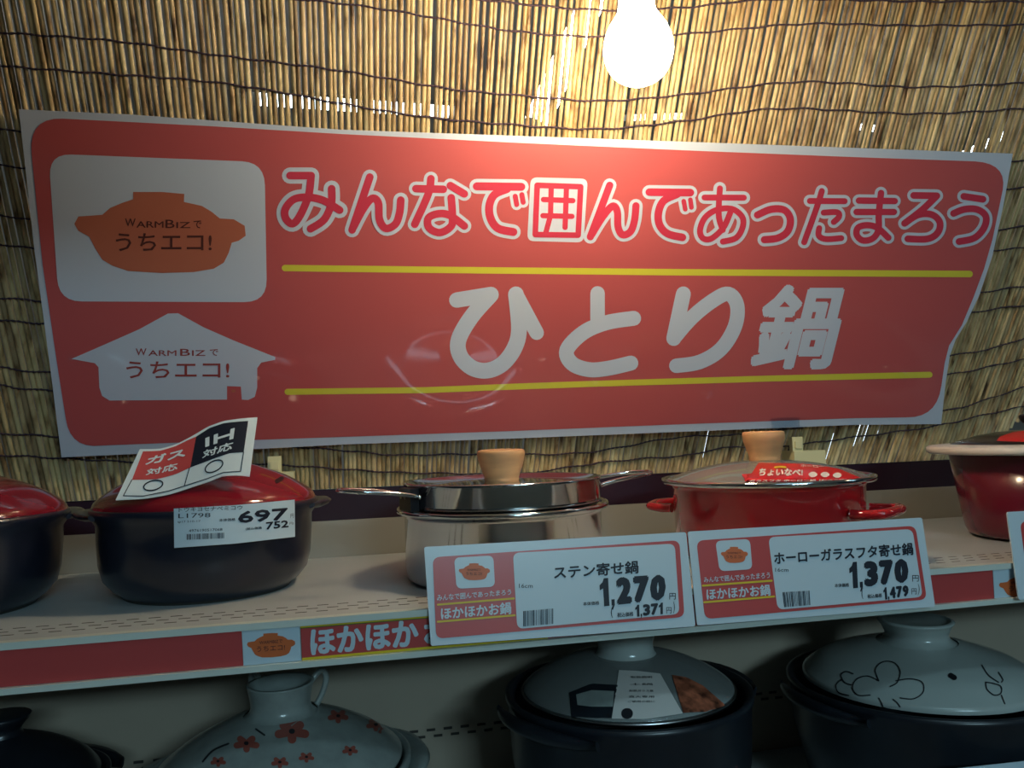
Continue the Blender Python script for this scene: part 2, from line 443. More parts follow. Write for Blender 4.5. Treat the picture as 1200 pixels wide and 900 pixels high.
# opposite aisle, seen only as reflections
t = thing('opposite_shelving', 'tall shelving of coloured boxes across the aisle, out of the frame', 'shelving', (.8, -1.9, 0))
mb = MB()
for k in range(3): mb.box((-1.6, -2.1, .25+.45*k), (3.2, -1.7, .28+.45*k))
mb.build('shelf_board', M['shelf'], t)
cl = [M['stickw'], M['stick'], M['inkb'], M['green'], M['creamy'], M['paper']]
mb = MB(); rnd = random.Random(3)
for k in range(3):
    x = -1.55
    while x < 3.1:
        wv = rnd.uniform(.08, .22); mb.box((x, -2.0, .281+.45*k), (x+wv, -1.72, .281+.45*k+rnd.uniform(.15, .33)), rnd.randrange(6)); x += wv + rnd.uniform(.005, .03)
o = mb.build('box_row', cl, t); o['kind'] = 'stuff'
for (x, y) in ((.55, -.75), (2.6, .2), (.7, -3.7)):
    mb = MB(); mb.box((x-.62, y-.08, 2.74), (x+.62, y+.08, 2.8)); mb.build('ceiling_light', M['ceil'], loc=(x, y, 2.74))
for o in COL.objects:
    if o.name.startswith('ceiling_light'):
        tag(o, 'plain white ceiling light housing above the aisle, ' + ('over the camera' if o.location.x < .6 else 'two aisles away' if o.location.x < 1 else 'to the right'), 'light')

t = thing('shade_board', 'plain unseen board added above the frame to shade the top left of the reed blind', 'board', (-.6, -.1, 1.9))  # out-of-view board, added only to keep light off the blind's top left
mb = MB(); mb.box((-1.4, -.115, 1.88), (.10, -.085, 2.42)); mb.build('panel', M['wall'], t)
for x in (-1.2, -.1):
    mb = MB(); mb.tube([(x, -.1, 2.42), (x, -.1, 2.8)], .003, 6); mb.build('hanging_wire', M['cable'], t)

# ------------------------------------------------------------------ reed blind
bl = thing('reed_blind', 'leaning blind of dry yellow reeds tied with dark cords, behind the red banner', 'blind', BP)
X0 = BLIND(424, 300).x
PITCH = .0062
rn = random.Random(11)
x = -.62; k = 0
def bow(xx, tt): return .004*math.sin(xx*9 + tt*4) + .003*math.sin(xx*23+1)
nre = 0
while x < 1.12 and nre < 300:
    d = rn.uniform(.0053, .0064); thin = 1.0 if not (.10 < x < .24 or .76 < x < .92) else .86; d *= thin; ph = rn.uniform(0, 6); tl = rn.uniform(-.004, .004)
    kk = .13*(x - X0) + tl
    t0 = -.006 + rn.uniform(-.004, .004)
    if x > .965: t0 += (x-.965)*1.0
    pts = []; rad = []
    for i in range(9):
        tt = t0 + (.66 - t0)*i/8
        xx = x + kk*(tt-.25) + .0004*math.sin(tt*9+ph)
        pts.append(BP + Vector((xx, 0, 0)) + BD*tt + BN*(bow(xx, tt) + rn.uniform(-.0002, .0002) - .0007*(nre % 2)))
        rad.append(d/2*rn.uniform(.94, 1.04)*(1+.10*(.3-tt)))
    mb = MB(); mb.tube(pts, rad, 8)
    mb.build('reed', M['reed'], bl)
    nre += 1; x += PITCH * (1.13 if rn.random() < .10 else 1.0) * (d/thin/.0058*.5+.5)
CORDS = [
 [(-60,-28),(100,-20),(400,5),(600,36),(700,43),(800,40),(930,29),(1060,30),(1260,29)],
 [(-60,30),(0,38),(133,48),(250,64),(400,83),(520,103),(600,111),(700,118),(800,111),(930,96),(1070,102),(1200,97),(1260,96)],
 [(-60,68),(0,77),(120,86),(240,95),(330,108),(400,121),(500,137),(600,146),(700,151),(800,142),(910,127),(1070,133),(1200,127),(1260,126)],
 [(300,-30),(570,0),(700,12),(800,9),(900,0),(1060,2),(1260,2)],
 [(-60,148),(0,152),(200,170),(600,215),(900,210),(1190,188),(1260,186)],
 [(-60,190),(0,194),(200,215),(600,245),(900,240),(1190,220),(1260,217)],
 [(-60,248),(0,253),(300,290),(700,305),(1100,275),(1190,266),(1260,262)],
 [(-60,282),(0,287),(300,320),(700,335),(1100,298),(1190,291),(1260,288)],
 [(-60,348),(0,350),(60,354),(400,380),(800,380),(1150,341),(1200,336),(1260,330)],
 [(-60,372),(0,376),(60,380),(400,400),(800,402),(1140,364),(1200,358),(1260,350)],
 [(-60,428),(0,431),(60,437),(400,455),(800,452),(1120,413),(1160,408),(1200,397),(1260,385)],
 [(-60,450),(0,452),(60,458),(400,475),(800,475),(1110,436),(1200,421),(1260,410)],
 [(-60,505),(0,508),(80,512),(250,520),(400,525),(470,530),(600,530),(700,527),(800,513),(870,508),(960,497),(1100,479),(1160,466),(1240,440)],
 [(-60,530),(0,533),(80,537),(250,543),(400,547),(500,552),(600,554),(640,548),(700,541),(800,535),(850,524),(940,520),(1053,502),(1110,493),(1200,476),(1240,465)],
]
for ci, c in enumerate(CORDS):
    P = crom(c, 20); pts = []; rad = []
    acc = []
    for i in range(len(P)-1):
        a, b = P[i], P[i+1]; n = max(1, int(math.hypot(b[0]-a[0], b[1]-a[1])/2.2))
        for j in range(n): acc.append((a[0]+(b[0]-a[0])*j/n, a[1]+(b[1]-a[1])*j/n))
    for i, (px, py) in enumerate(acc):
        q = BLIND(px, py + .7*math.sin(px*.13+ci)); tt = (q-BP).dot(BD)
        pts.append(q + BN*(bow(q.x, tt) + .0034 + .0007*math.sin(q.x*2*PI/PITCH)))
        rad.append(.00105 + .00035*math.sin(q.x*2*PI/PITCH+1.5))
    mb = MB(); mb.tube(pts, rad, 5); mb.build('binding_cord', M['cord'], bl)

# lamps of the shop beyond the blind, seen through its gaps
def tube_lamp(pa, pb, y, m, label, r=.013):
    a = on_y(pa[0], pa[1], y); b = on_y(pb[0], pb[1], y + .02)
    mid = (a+b)/2
    t = thing('fluorescent_tube', label, 'lamp', mid)
    mb = MB(); mb.tube([a, b], r, 12); mb.build('tube', M[m], t)
    d = (b-a).normalized()
    for p, q in ((a - d*.02, a), (b, b + d*.02)):
        mb = MB(); mb.tube([p, q], r*1.05, 12); mb.build('end_cap', M['ceil'], t)
        c = (p+q)/2; mb = MB(); mb.tube([c + Vector((0, 0, r)), Vector((c.x, c.y, 2.8))], .001, 6); mb.build('hanging_wire', M['cable'], t)
tube_lamp((722, -60), (628, 146), 1.55, 'tubew', 'bright slanting lamp tube glimpsed through the reeds left of the bulb', .026)
tube_lamp((300, 116), (525, 131), 1.75, 'tube', 'long white lamp tube glimpsed through the reeds above the banner, left half', .013)
tube_lamp((1000, 148), (1040, 152), 1.8, 'tube', 'short lamp tube glimpsed through the reeds above the right end of the headline', .008)
tube_lamp((1128, 182), (1240, 128), 1.8, 'tube', 'slanting lamp tube glimpsed through the reeds at the top right banner corner', .010)
tube_lamp((740, 138), (800, 136), 1.8, 'tube', 'short lamp tube glimpsed through the reeds below the bulb', .007)
t = thing('louvre_lamp', 'bank of small lamp tubes glimpsed through the reeds right of the banner', 'lamp', on_y(1085, 390, 1.7))
for yy in (335, 362, 390, 405, 416, 427):
    a = on_y(1058, yy+3, 1.7); b = on_y(1112, yy-3, 1.7)
    mb = MB(); mb.tube([a, b], .0075, 8); mb.build('tube', M['tube'], t)
for px in (1058, 1112):
    a = on_y(px, 427, 1.7); mb = MB(); mb.tube([a, Vector((a.x, a.y, 2.8))], .002, 6); mb.build('hanging_wire', M['cable'], t)
tube_lamp((945, 536), (1020, 500), 1.6, 'tubed', 'dim bluish lamp glimpsed low through the reeds behind the red pot', .022)
tube_lamp((822, 538), (830, 505), 1.6, 'tubed', 'dim upright lamp glimpsed low through the reeds left of the red pot knob', .009)

# ------------------------------------------------------------------ banner
EMB = Z((0, 0), 1, [(455,235),(600,235),(712,245),(710,285),(800,305),(850,335),(890,368),(960,372),(1015,405),(1020,455),(985,480),(950,490),(935,540),(910,590),(860,620),(760,637),(600,642),(430,632),(350,605),(300,575),(265,520),(235,460),(180,430),(160,395),(180,358),(300,350),(340,315),(400,290),(455,272)])
def emb(q):
    """the stew-pot emblem fitted to a pixel quad"""
    TL, TR, BR, BL = q; o = []
    for x, y in EMB:
        u = (x-160)/860; v = (y-235)/407
        o.append((TL[0]*(1-u)*(1-v)+TR[0]*u*(1-v)+BR[0]*u*v+BL[0]*(1-u)*v, TL[1]*(1-u)*(1-v)+TR[1]*u*(1-v)+BR[1]*u*v+BL[1]*(1-u)*v))
    return o
def rect(x0, y0, x1, y1): return [(x0, y0), (x1, y0), (x1, y1), (x0, y1)]
def slogan(mb, S, org, sc, segs, off, m, bold=.01):
    for body, x0, y0, x1, y1 in segs:
        q = Z(org, sc, rect(x0, y0, x1, y1)); mb.text(S, body, q, off, m, bold)

bn = thing('banner', 'long red and white laminated banner with white headline on the reed blind', 'banner', BANNER(600, 510))
OUT = [(22,128),(150,134),(400,152),(800,166),(1187,180),(1176,240),(1163,300),(1148,345),(1133,377),(1120,398),(1113,417),(1108,450),(1103,497),
       (1000,498),(800,506),(600,514),(400,521),(305,526),(200,530),(72,536),(60,440),(40,290)]
mb = MB(); mb.plate(BANNER, OUT, .0006); mb.build('backing_sheet', M['b_white'], bn)
def cor(a, c, b, n=7): return [((1-t)**2*a[0]+2*t*(1-t)*c[0]+t*t*b[0], (1-t)**2*a[1]+2*t*(1-t)*c[1]+t*t*b[1]) for t in [k/n for k in range(n+1)]]
RED = cor((37,180),(33,137),(74,139)) + [(250,148),(400,157),(600,167),(800,176),(1000,184)] + cor((1142,189),(1180,191),(1175,222)) + \
      [(1163,280),(1153,315),(1140,350),(1127,381),(1112,405),(1107,425)] + cor((1103,452),(1098,490),(1062,489)) + \
      [(1000,490),(800,497),(600,505),(400,512),(250,517)] + cor((120,522),(82,527),(77,490)) + [(66,420),(50,310)]
mb = MB(); mb.poly(BANNER, RED, .0003); mb.build('red_panel', M['b_red'], bn)
o1, s1 = (50, 170), 1200/280; o2, s2 = (70, 350), 1200/260
mb = MB()
mb.poly(BANNER, rq((57,180),(310,190),(313,354),(69,353), 27), .0005, 0)
mb.poly(BANNER, Z(o1, s1, EMB), .0007, 1)
slogan(mb, BANNER, o1, s1, [('W',415,368,468,408),('ARM',472,382,608,414),('B',618,374,664,416),('IZ',672,386,742,416),('で',758,378,798,418)], .0009, 2, .01)
slogan(mb, BANNER, o1, s1, [('うちエコ!',368,442,850,532)], .0009, 2, .012)
mb.build('pot_logo', [M['b_white'], M['b_org'], M['b_brown']], bn)
HOUSE = Z(o2, s2, [(585,80),(640,78),(780,155),(940,225),(1165,315),(1165,330),(1090,345),(1068,375),(1068,480),(1055,530),(1020,547),(985,545),(980,475),(905,472),(905,545),(270,550),(230,525),(215,480),(210,370),(190,348),(65,325),(260,240),(430,165)])
mb = MB(); mb.poly(BANNER, HOUSE, .0005, 0)
slogan(mb, BANNER, o2, s2, [('W',412,268,470,306),('ARM',480,278,632,308),('B',652,270,706,308),('IZ',716,278,788,308),('で',812,272,858,308)], .0007, 1, .01)
slogan(mb, BANNER, o2, s2, [('うちエコ!',360,338,918,430)], .0007, 1, .012)
mb.stroke(BANNER, Z(o2, s2, [(936,498),(944,498)]), 3.2, .0006, 2)
mb.build('house_logo', [M['b_white'], M['b_rust'], M['b_org']], bn)
mb = MB()
for pl in ([(334,314),(500,316),(800,319),(1136,321)],):
    mb.stroke(BANNER, pl, 7.5, .0005, 0, False)
mb.build('yellow_line', M['b_yel'], bn)
mb = MB(); mb.stroke(BANNER, [(337,459),(500,457),(600,453),(700,449.5),(900,443.5),(1089,439)], 7, .0005, 0, False)
mb.build('yellow_line', M['b_yel'], bn)

mb = MB(); S7 = 7.5
A, B_, C_, D_, E_, F_ = (320,185), (470,190), (610,195), (740,200), (870,200), (1010,200)
def outl(org, strokes, wo=18.5, wi=9, wmid=None):
    for s in strokes:
        p = Z(org, S7, s); mb.stroke(BANNER, p, wo, .0005, 0)
    for s in strokes:
        p = Z(org, S7, s); mb.stroke(BANNER, p, wi, .0008, 1)
outl(A, [[(150,155),(330,155)],[(335,155),(312,330),(235,510),(170,578),(112,530),(108,450),(180,365),(300,345),(440,372),(585,458)],[(515,270),(512,400),(450,540),(330,622)]], 19, 9)
outl(A, [[(850,168),(695,632)],[(705,610),(790,450),(870,355),(925,395),(935,540),(990,618),(1075,580),(1112,480),(1122,370)]], 17.5, 9)
outl(B_, [[(130,232),(370,238)],[(262,145),(238,280),(120,545)],[(432,205),(555,278)],[(440,312),(450,460),(440,560),(340,618),(245,575),(240,490),(330,452),(430,468),(555,560)]], 16.5, 9)
outl(B_, [[(665,212),(1055,216)],[(930,235),(820,285),(775,380),(785,490),(850,580),(985,612)]], 17.5, 9.5)
outl(B_, [[(1002,300),(1015,372)],[(1060,285),(1072,352)]], 13, 6)
mb.poly(BANNER, rq(*Z(C_, S7, [(88,95),(590,108),(553,668),(58,655)]), 8), .0005, 0)
for s in ([(145,165),(527,178)],[(527,178),(505,603)],[(505,603),(128,598)],[(128,598),(145,165)]): mb.stroke(BANNER, Z(C_, S7, s), 6.6, .0008, 1)
for s in ([(200,290),(458,300)],[(195,432),(450,438)],[(268,190),(262,430),(218,590)],[(402,190),(390,535)]): mb.stroke(BANNER, Z(C_, S7, s), 6.2, .0008, 1, False)
outl(C_, [[(782,165),(612,618)],[(622,600),(715,450),(805,348),(848,395),(855,530),(895,600),(965,570),(1000,470),(1012,345)]], 16, 8.5)
outl(D_, [[(155,188),(515,192)],[(400,205),(280,265),(235,370),(245,475),(315,552),(445,585)]], 16.5, 9)
outl(D_, [[(457,268),(470,338)],[(515,255),(524,322)]], 12.5, 5.5)
outl(D_, [[(640,235),(985,237)],[(775,155),(765,300),(768,420),(800,520)],[(865,370),(805,500),(700,595),(625,592),(600,520),(645,410),(750,342),(880,335),(970,405),(972,500),(915,590),(800,622)]], 15, 7)
outl(E_, [[(130,388),(250,338),(365,345),(418,425),(395,530),(310,590),(190,605)]], 16, 8.5)
outl(E_, [[(590,265),(895,267)],[(695,178),(648,330),(540,628)],[(712,368),(830,365),(845,405),(800,450)],[(672,505),(668,570),(730,600),(865,592)]], 14.5, 7)
outl(F_, [[(-30,262),(285,266)],[(-50,362),(278,362)],[(165,195),(145,380),(142,520),(90,595),(5,612),(-48,565),(-38,500),(40,478),(130,500),(228,588)]], 14.5, 7.5)
outl(F_, [[(452,217),(655,220)],[(650,225),(530,340),(372,462)],[(372,462),(490,388),(610,385),(680,450),(665,540),(575,598),(400,598)]], 15, 8)
outl(F_, [[(892,225),(1060,250)],[(802,375),(900,338),(1010,340),(1085,400),(1070,500),(985,590),(850,622)]], 15, 8)
mb.build('headline_lettering', [M['b_white'], M['b_crim']], bn)
mb = MB(); G, Hh, S4 = (510,320), (750,320), 1200/270
for s, wd in (([(112,140),(285,112)], 18), ([(290,112),(190,225),(122,345),(130,430),(190,492),(270,507),(350,472),(412,390),(436,290),(420,110)], 18.5), ([(422,112),(528,310)], 17),
              ([(845,105),(845,240)], 17), ([(1033,235),(890,258),(770,310),(685,400),(712,470),(800,502),(900,495),(1018,468)], 17.5)):
    mb.stroke(BANNER, Z(G, S4, s), wd, .0005, 0)
for s, wd in (([(225,108),(175,340)], 17.5), ([(178,335),(270,230),(380,142),(460,108),(505,170),(492,280),(420,395),(310,462),(188,482)], 17)):
    mb.stroke(BANNER, Z(Hh, S4, s), wd, .0005, 0)
mb.text(BANNER, '鍋', [(900,333),(997,333),(972,433),(875,433)], .0005, 0, .032)
mb.build('main_lettering', M['b_white'], bn)

# ------------------------------------------------------------------ price tags in the rail
TILT = math.radians(9)
TN = Vector((0, -math.cos(TILT), math.sin(TILT)))
TAG = Plane((0, YF-.0125, ZS-.036), TN)
def price_tag(label, plate, redq, whq, logoq, potq, l1, y1, y2, l2, rest, bars):
    mid = TAG((plate[3][0]+plate[2][0])/2, plate[2][1])
    t = thing('price_tag', label, 'price tag', mid, 'price tags clipped to the shelf edge')
    mb = MB(); mb.plate(TAG, rq(*plate, 3), .0014); mb.build('tag_plate', M['tagw'], t)
    mb = MB(); mb.poly(TAG, rq(*redq, 9), .0003, 0)
    if whq: mb.poly(TAG, rq(*whq, 8), .0005, 1)
    for y in (y1, y2):
        if y: mb.stroke(TAG, y, 2.2, .0005, 2, False)
    mb.build('printed_frame', [M['tagr'], M['tagw'], M['tagy']], t)
    if logoq:
        mb = MB(); mb.poly(TAG, rq(*logoq, 7), .0005, 0); mb.poly(TAG, emb(potq), .0007, 1)
        c = [sum(p[i] for p in potq)/4 for i in (0, 1)]
        mb.text(TAG, 'WARMBIZで', rect(c[0]-8.5, c[1]-3.5, c[0]+7.5, c[1]-1), .0009, 2)
        mb.text(TAG, 'うちエコ!', rect(c[0]-10, c[1]+.5, c[0]+9, c[1]+4.2), .0009, 2, .01)
        mb.build('pot_logo', [M['tagw'], M['tago'], M['b_brown']], t)
    mb = MB()
    if l1: mb.text(TAG, 'みんなで囲んであったまろう', l1, .0005, 0, .015); mb.text(TAG, 'ほかほかお鍋', l2, .0005, 0, .028)
    for body, q, bold in rest: (mb.digits if body[0] == '1' and ',' in body else mb.text)(TAG, body, q, .0008, 1, bold)
    if mb.v: mb.build('lettering', [M['tagw'], M['ink']], t)
    if bars: mb = MB(); mb.bars(TAG, bars, .0008); mb.build('barcode', M['inkb'], t)
    return t
price_tag('white and red price tag reading 1,270 yen in front of the stainless pot',
    [(497,641),(804,623.5),(815,734),(505,757)], [(507,653),(796,633),(802,723),(511,748.5)], [(601,648),(790.5,637),(796,719.5),(606,737)],
    [(532,653.5),(578,651),(580,687.5),(535,690)], [(537,661),(574,659),(574,679.5),(538,680.5)],
    [(512,697),(599,690.5),(599,697),(512,704.5)], [(513,708.6),(602,701.3)], [(513,728.6),(603,721)], [(516,712),(599,705),(599,719.5),(517,726.5)],
    [('16cm', rect(608,684,624,689), 0), ('ステン寄せ鍋', [(648.5,663.5),(748,656.5),(748,672),(649,679)], .03),
     ('1,270', [(701,678),(781,672.5),(780,703),(703,711)], .085), ('円', rect(784,695,791.5,702.5), .01), ('本体価格', [(683,705.5),(702,704),(702,708.5),(683,710)], .02),
     ('(', [(715.5,710.5),(718,710),(718,724),(715.5,724.5)], 0), ('税込価格', [(723,718),(742,716.5),(742,722),(723,723.5)], .02),
     ('1,371', [(743.5,709),(777,706),(777,719.5),(744,723)], .075), ('円', rect(780.5,711.5,786.5,719), .01), (')', [(788.5,705),(790.5,705),(790.5,718.5),(788.5,719)], 0)],
    [(613,716),(648,713),(648,731),(613,734)])
price_tag('white and red price tag reading 1,370 yen in front of the red enamel pot',
    [(806,623),(1080.5,606.5),(1096,711),(817,733)], [(816,633.5),(1072.5,616),(1086,702.5),(826,725.5)], [(900,629.5),(1069,620),(1081,699.5),(911,714.5)],
    [(838,634),(878.5,631.5),(881.5,667),(843,669.5)], [(844,641.5),(876,640),(876,659),(845,660.5)],
    [(824,676.5),(902,670.5),(902,677.5),(825,683)], [(823.5,686.4),(904,680.5)], [(825,705.8),(907,699)], [(827,689.8),(902,684.5),(903,698),(828,703.5)],
    [('16cm', rect(908,665.5,923.5,670), 0), ('ホーローガラスフタ寄せ鍋', [(906,647),(1069,635.5),(1070,650.5),(907,662)], .03),
     ('1,370', [(993.5,659),(1064,654),(1065,682.5),(995,690)], .085), ('円', rect(1068.5,674,1076,681.5), .01), ('本体価格', [(977.5,684),(994.5,683),(994.5,687.5),(977.5,688.5)], .02),
     ('(', [(1009,689),(1011,688.5),(1011,702),(1009,702.5)], 0), ('税込価格', [(1016,696.5),(1033,695),(1033,700),(1016,701.5)], .02),
     ('1,479', [(1034,688.5),(1064,685.5),(1065,698.5),(1035,703)], .075), ('円', rect(1067.5,689.5,1073.5,696.5), .01), (')', [(1075,684),(1077,684),(1077,697),(1075,697.5)], 0)],
    [(916.5,694),(948,692),(949,709),(918.5,711.5)])
price_tag('white and red price tag cut off by the right edge, beside the wine-red pot',
    [(1180,600),(1460,583),(1476,680),(1194,703)], [(1195,611),(1452,593),(1465,672),(1206,694)], [(1280,608),(1449,597),(1460,669),(1292,684)],
    [(1217,612),(1257,609),(1260,645),(1221,648)], [(1222,619),(1254,617),(1255,636),(1223,638)],
    [(1204,655),(1282,649),(1282,655),(1205,661)], [(1204,665),(1284,659)], [(1206,685),(1287,678)], [(1207,668),(1282,663),(1283,676),(1208,682)], [], None)

# ------------------------------------------------------------------ printed strips in the shelf edge
ST = Plane((0, YF-.0005, ZS-.02), (0, -1, 0))
def strip_z(px, top=True):                      # pixel row of the rail channel at a pixel column
    # channel runs between two world heights on the strip plane
    z = ZS - .0048 if top else ZS - .0333
    r0 = ray(px, 0); lo, hi = 500, 950
    for _ in range(30):
        m_ = (lo+hi)/2
        if ST(px, m_).z > z: lo = m_
        else: hi = m_
    return (lo+hi)/2
def strip(x0, x1): return [(x0, strip_z(x0)), (x1, strip_z(x1)), (x1+2, strip_z(x1+2, False)), (x0+2, strip_z(x0+2, False))]
def plain(label, x0, x1, m, name='shelf_edge_strip', off=0):
    q = strip(x0, x1); t = thing(name, label, 'shelf strip', ST(*q[3]))
    mb = MB(); mb.plate(ST, q, .0008, 0, off); mb.build('strip_sheet', M[m], t); return t, q
plain('plain red shelf edge strip at the left end of the upper shelf', -330, 283, 'tagr')
t, q = plain('small white card with an orange stew pot emblem left of the white kana lettering', 283.5, 351, 'tagw', 'logo_card')
pq = [(289,744),(346,739.5),(346,768),(290,772.5)]
mb = MB(); mb.poly(ST, emb(pq), .0003, 0)
mb.text(ST, 'WARMBIZで', [(304,751),(331,749),(331,753),(304,755)], .0005, 1, .01); mb.text(ST, 'うちエコ!', [(301,757.5),(334,755),(334,761.5),(301,764)], .0005, 1, .01)
mb.build('pot_logo', [M['tago'], M['b_brown']], t)
t, q = plain('red shelf edge card with bold white kana lettering, left of the 1,270 yen tag', 352, 640, 'tagr', 'lettered_card')
mb = MB()
a, b, c, d = q
mb.poly(ST, [a, b, (b[0], b[1]+2.2), (a[0], a[1]+2.2)], .0003, 0)
mb.poly(ST, [(a[0],a[1]+2), (b[0],b[1]+2), (b[0], b[1]+3), (a[0], a[1]+3)], .0004, 1)
mb.poly(ST, [(d[0],d[1]-3), (c[0],c[1]-3), c, d], .0003, 0)
mb.build('border_line', [M['tagy'], M['tagg']], t)
mb = MB(); mb.text(ST, 'ほかほか', [(363,737),(490,725.5),(491,757),(364,768)], .0004, 0, .045); mb.build('lettering', M['tagw'], t); mb = MB(); mb.text(ST, 'お鍋', [(496,725),(562,719),(563,751),(497,757)], .0004, 0, .045)
mb.build('lettering', M['tagw'], t)
plain('short red shelf edge strip between the 1,370 yen tag and the right logo card', 640, 1163, 'tagr')
t, q = plain('white card with an orange stew pot emblem under the right end of the shelf', 1163.5, 1235, 'tagw', 'logo_card')
mb = MB(); mb.poly(ST, emb([(1170,675),(1229,671),(1230,697),(1171,702)]), .0003, 0)
mb.text(ST, 'WARMBIZで', [(1184,681),(1213,679),(1213,683),(1184,685)], .0005, 1, .01); mb.text(ST, 'うちエコ!', [(1182,687),(1216,684.5),(1216,690.5),(1182,693)], .0005, 1, .01)
mb.build('pot_logo', [M['tago'], M['b_brown']], t)
plain('plain red shelf edge strip past the right logo card, beyond the frame', 1236, 1700, 'tagr')

# ------------------------------------------------------------------ pots
def smooth(prof, n=5): return crom(prof, n)
def lug(mb, r, z, ang, wd=.045, out=.018, th=.010, m=0):
    """a solid pottery lug handle: a tapered, rounded tab"""
    n = 10; ca, sa = math.cos(ang), math.sin(ang); rings = []
    for i in range(n+1):
        u = -1 + 2*i/n; o = out*(1-abs(u)**2.4) ; y = u*wd/2*2
        rings.append((r*math.cos(y/(r*1.6))*1.0 - .004, y, o, th*(.55+.45*(1-abs(u)**2))))
    b = len(mb.v); seg = 8
    for (rr, y, o, t_) in rings:
        for k in range(seg):
            a = 2*PI*k/seg
            lx = rr + (o+.006)*(.5+.5*math.cos(a)); lz = z + t_*.5*math.sin(a) + (.25*t_*math.cos(a))
            mb.v.append(Vector((lx*ca - y*sa, lx*sa + y*ca, lz)))
    for i in range(n):
        for k in range(seg):
            k2 = (k+1) % seg; mb.face([b+i*seg+k, b+i*seg+k2, b+(i+1)*seg+k2, b+(i+1)*seg+k], m, True)
    mb.face([b+k for k in range(seg)], m); mb.face([b+n*seg+k for k in reversed(range(seg))], m)

# --- navy clay pot with red lid (two of them)
def red_lid_pot(loc, label, seedang):
    t = thing('clay_pot', label, 'pot', loc, None)
    prof = [(0,.004),(.074,.004),(.076,0),(.080,0),(.083,.003),(.091,.009),(.0995,.019),(.1035,.034),(.1050,.058),(.1055,.074),(.1095,.080),(.1118,.085),(.1118,.0895),(.110,.0905),(.108,.088),(.104,.084),(.100,.06),(.09,.03),(.07,.012),(0,.01)]
    body = MB(); body.lathe(prof, 72)
    body.build('body', M['navy'], t, world=False)
    fm = MB(); fm.lathe([(.075,.0008),(.0755,-.0002),(.0808,-.0002),(.0835,.0028)], 72); fm.build('foot_ring', M['navyd'], t, world=False)
    for a in (seedang, seedang+PI):
        h = MB(); lug(h, .1075, .0835, a, .050, .017, .009); h.build('lug_handle', M['navy'], t, world=False)
    lid = MB(); lp = smooth([(.1095,.0885),(.1085,.0930),(.1045,.0985),(.092,.1075),(.074,.117),(.054,.1245),(.038,.1300),(.029,.135)], 4)
    hole = None
    lid.lathe([(.10,.0885)] + lp + [(.0275,.138)], 72)
    lo = lid.build('lid', M['redlid'], t, world=False)
    kb = MB(); kb.lathe(smooth([(.0275,.134),(.0265,.138),(.029,.144),(.031,.147),(.030,.150),(.024,.1505),(.020,.149),(0,.148)], 4), 40)
    kb.build('knob', M['redlid'], lo, world=False)
    return t, body, lid, lo
PB = on_z(245, 690, ZS)
t, body, lid, lo = red_lid_pot(PB, 'navy clay pot with glossy red lid and 697 price label, under the tilted card', .12)
# steam hole
SL = Onto(lid, PB)
mb = MB(); mb.stroke(SL, [(324.5,564),(330,561)], 5, .0004); mb.build('steam_hole', M['black'], lo)
# price label on the body
SB = MB(); SB.lathe([(.1122,-.02),(.1122,.14)], 96); SBo = Onto(SB, PB)
o4, s4 = (190,570), 6.667
lb = MB(); lb.ruled(SBo, [(204,596),(275,592),(344.5,585.5)], [(204.5,642),(275,637),(345,629)], .0009, 0, 24, 3)
lb.ruled(SBo, [(204,596),(275,592),(344.5,585.5)], [(204.5,642),(275,637),(345,629)], .0004, 0, 24, 3)
def LT(body, q, bold=0): lb.text(SBo, body, Z(o4, s4, q), .0013, 1, bold)
LT('トウキヨセナベミコウ', [(133,165),(625,148),(625,180),(133,200)], .01)
LT('L1798', [(130,212),(378,205),(378,240),(130,248)], 0)
LT('φ17 510-17', [(125,268),(300,262),(300,282),(125,288)], 0)
LT('4976190517068', [(210,335),(470,325),(470,345),(210,356)], .01)
lb.bars(SBo, Z(o4, s4, [(195,372),(490,360),(490,404),(195,416)]), .0013, 1, 30)
LT('697', [(590,195),(975,165),(975,262),(590,288)], .055)
LT('752', [(805,278),(980,262),(980,320),(805,338)], .05)
LT('本体価格', [(445,252),(570,245),(570,268),(445,275)], .02)
LT('(税込価格', [(648,322),(775,312),(775,335),(648,345)], .02)
LT('円', [(995,215),(1020,212),(1020,245),(995,248)], 0); LT('円)', [(988,280),(1018,276),(1018,300),(988,304)], 0)
lb.build('price_label', [M['tagw'], M['ink']], t)

PB2 = on_z(-72, 716, ZS)
red_lid_pot(PB2, 'navy clay pot with red lid cut off by the left edge', .5)

# --- tilted compatibility card leaning on the red lid
SH = Bent((-.14, .800, H0-.05), (0, -math.cos(math.radians(32)), math.sin(math.radians(32))), .003, 55, 1.0)
o3, s3 = (130,480), 6.667
TOP = Z(o3, s3, [(225,308),(380,295),(500,260),(620,205),(760,135),(880,100),(1145,65)])
BOT = Z(o3, s3, [(40,715),(250,690),(450,650),(600,610),(760,570),(880,530),(1000,525),(1085,530)])
cd = thing('compatibility_card', 'tilted white card with red and black cells and two circles, leaning on the red lid', 'card', SH(210, 574))
mb = MB(); mb.ruled(SH, TOP, BOT, 0, 0, 30, 6); mb.ruled(SH, TOP, BOT, -.0007, 0, 30, 6)
mb.build('card_sheet', M['paper'], cd)
mb = MB()
mb.ruled(SH, Z(o3,s3,[(250,325),(380,312),(500,275),(600,230),(665,208)]), Z(o3,s3,[(165,552),(350,535),(500,495),(618,448)]), .0004, 0, 20, 4)
mb.ruled(SH, Z(o3,s3,[(665,208),(770,150),(880,120),(1075,100)]), Z(o3,s3,[(618,448),(780,400),(930,355),(1040,345)]), .0004, 1, 20, 4)
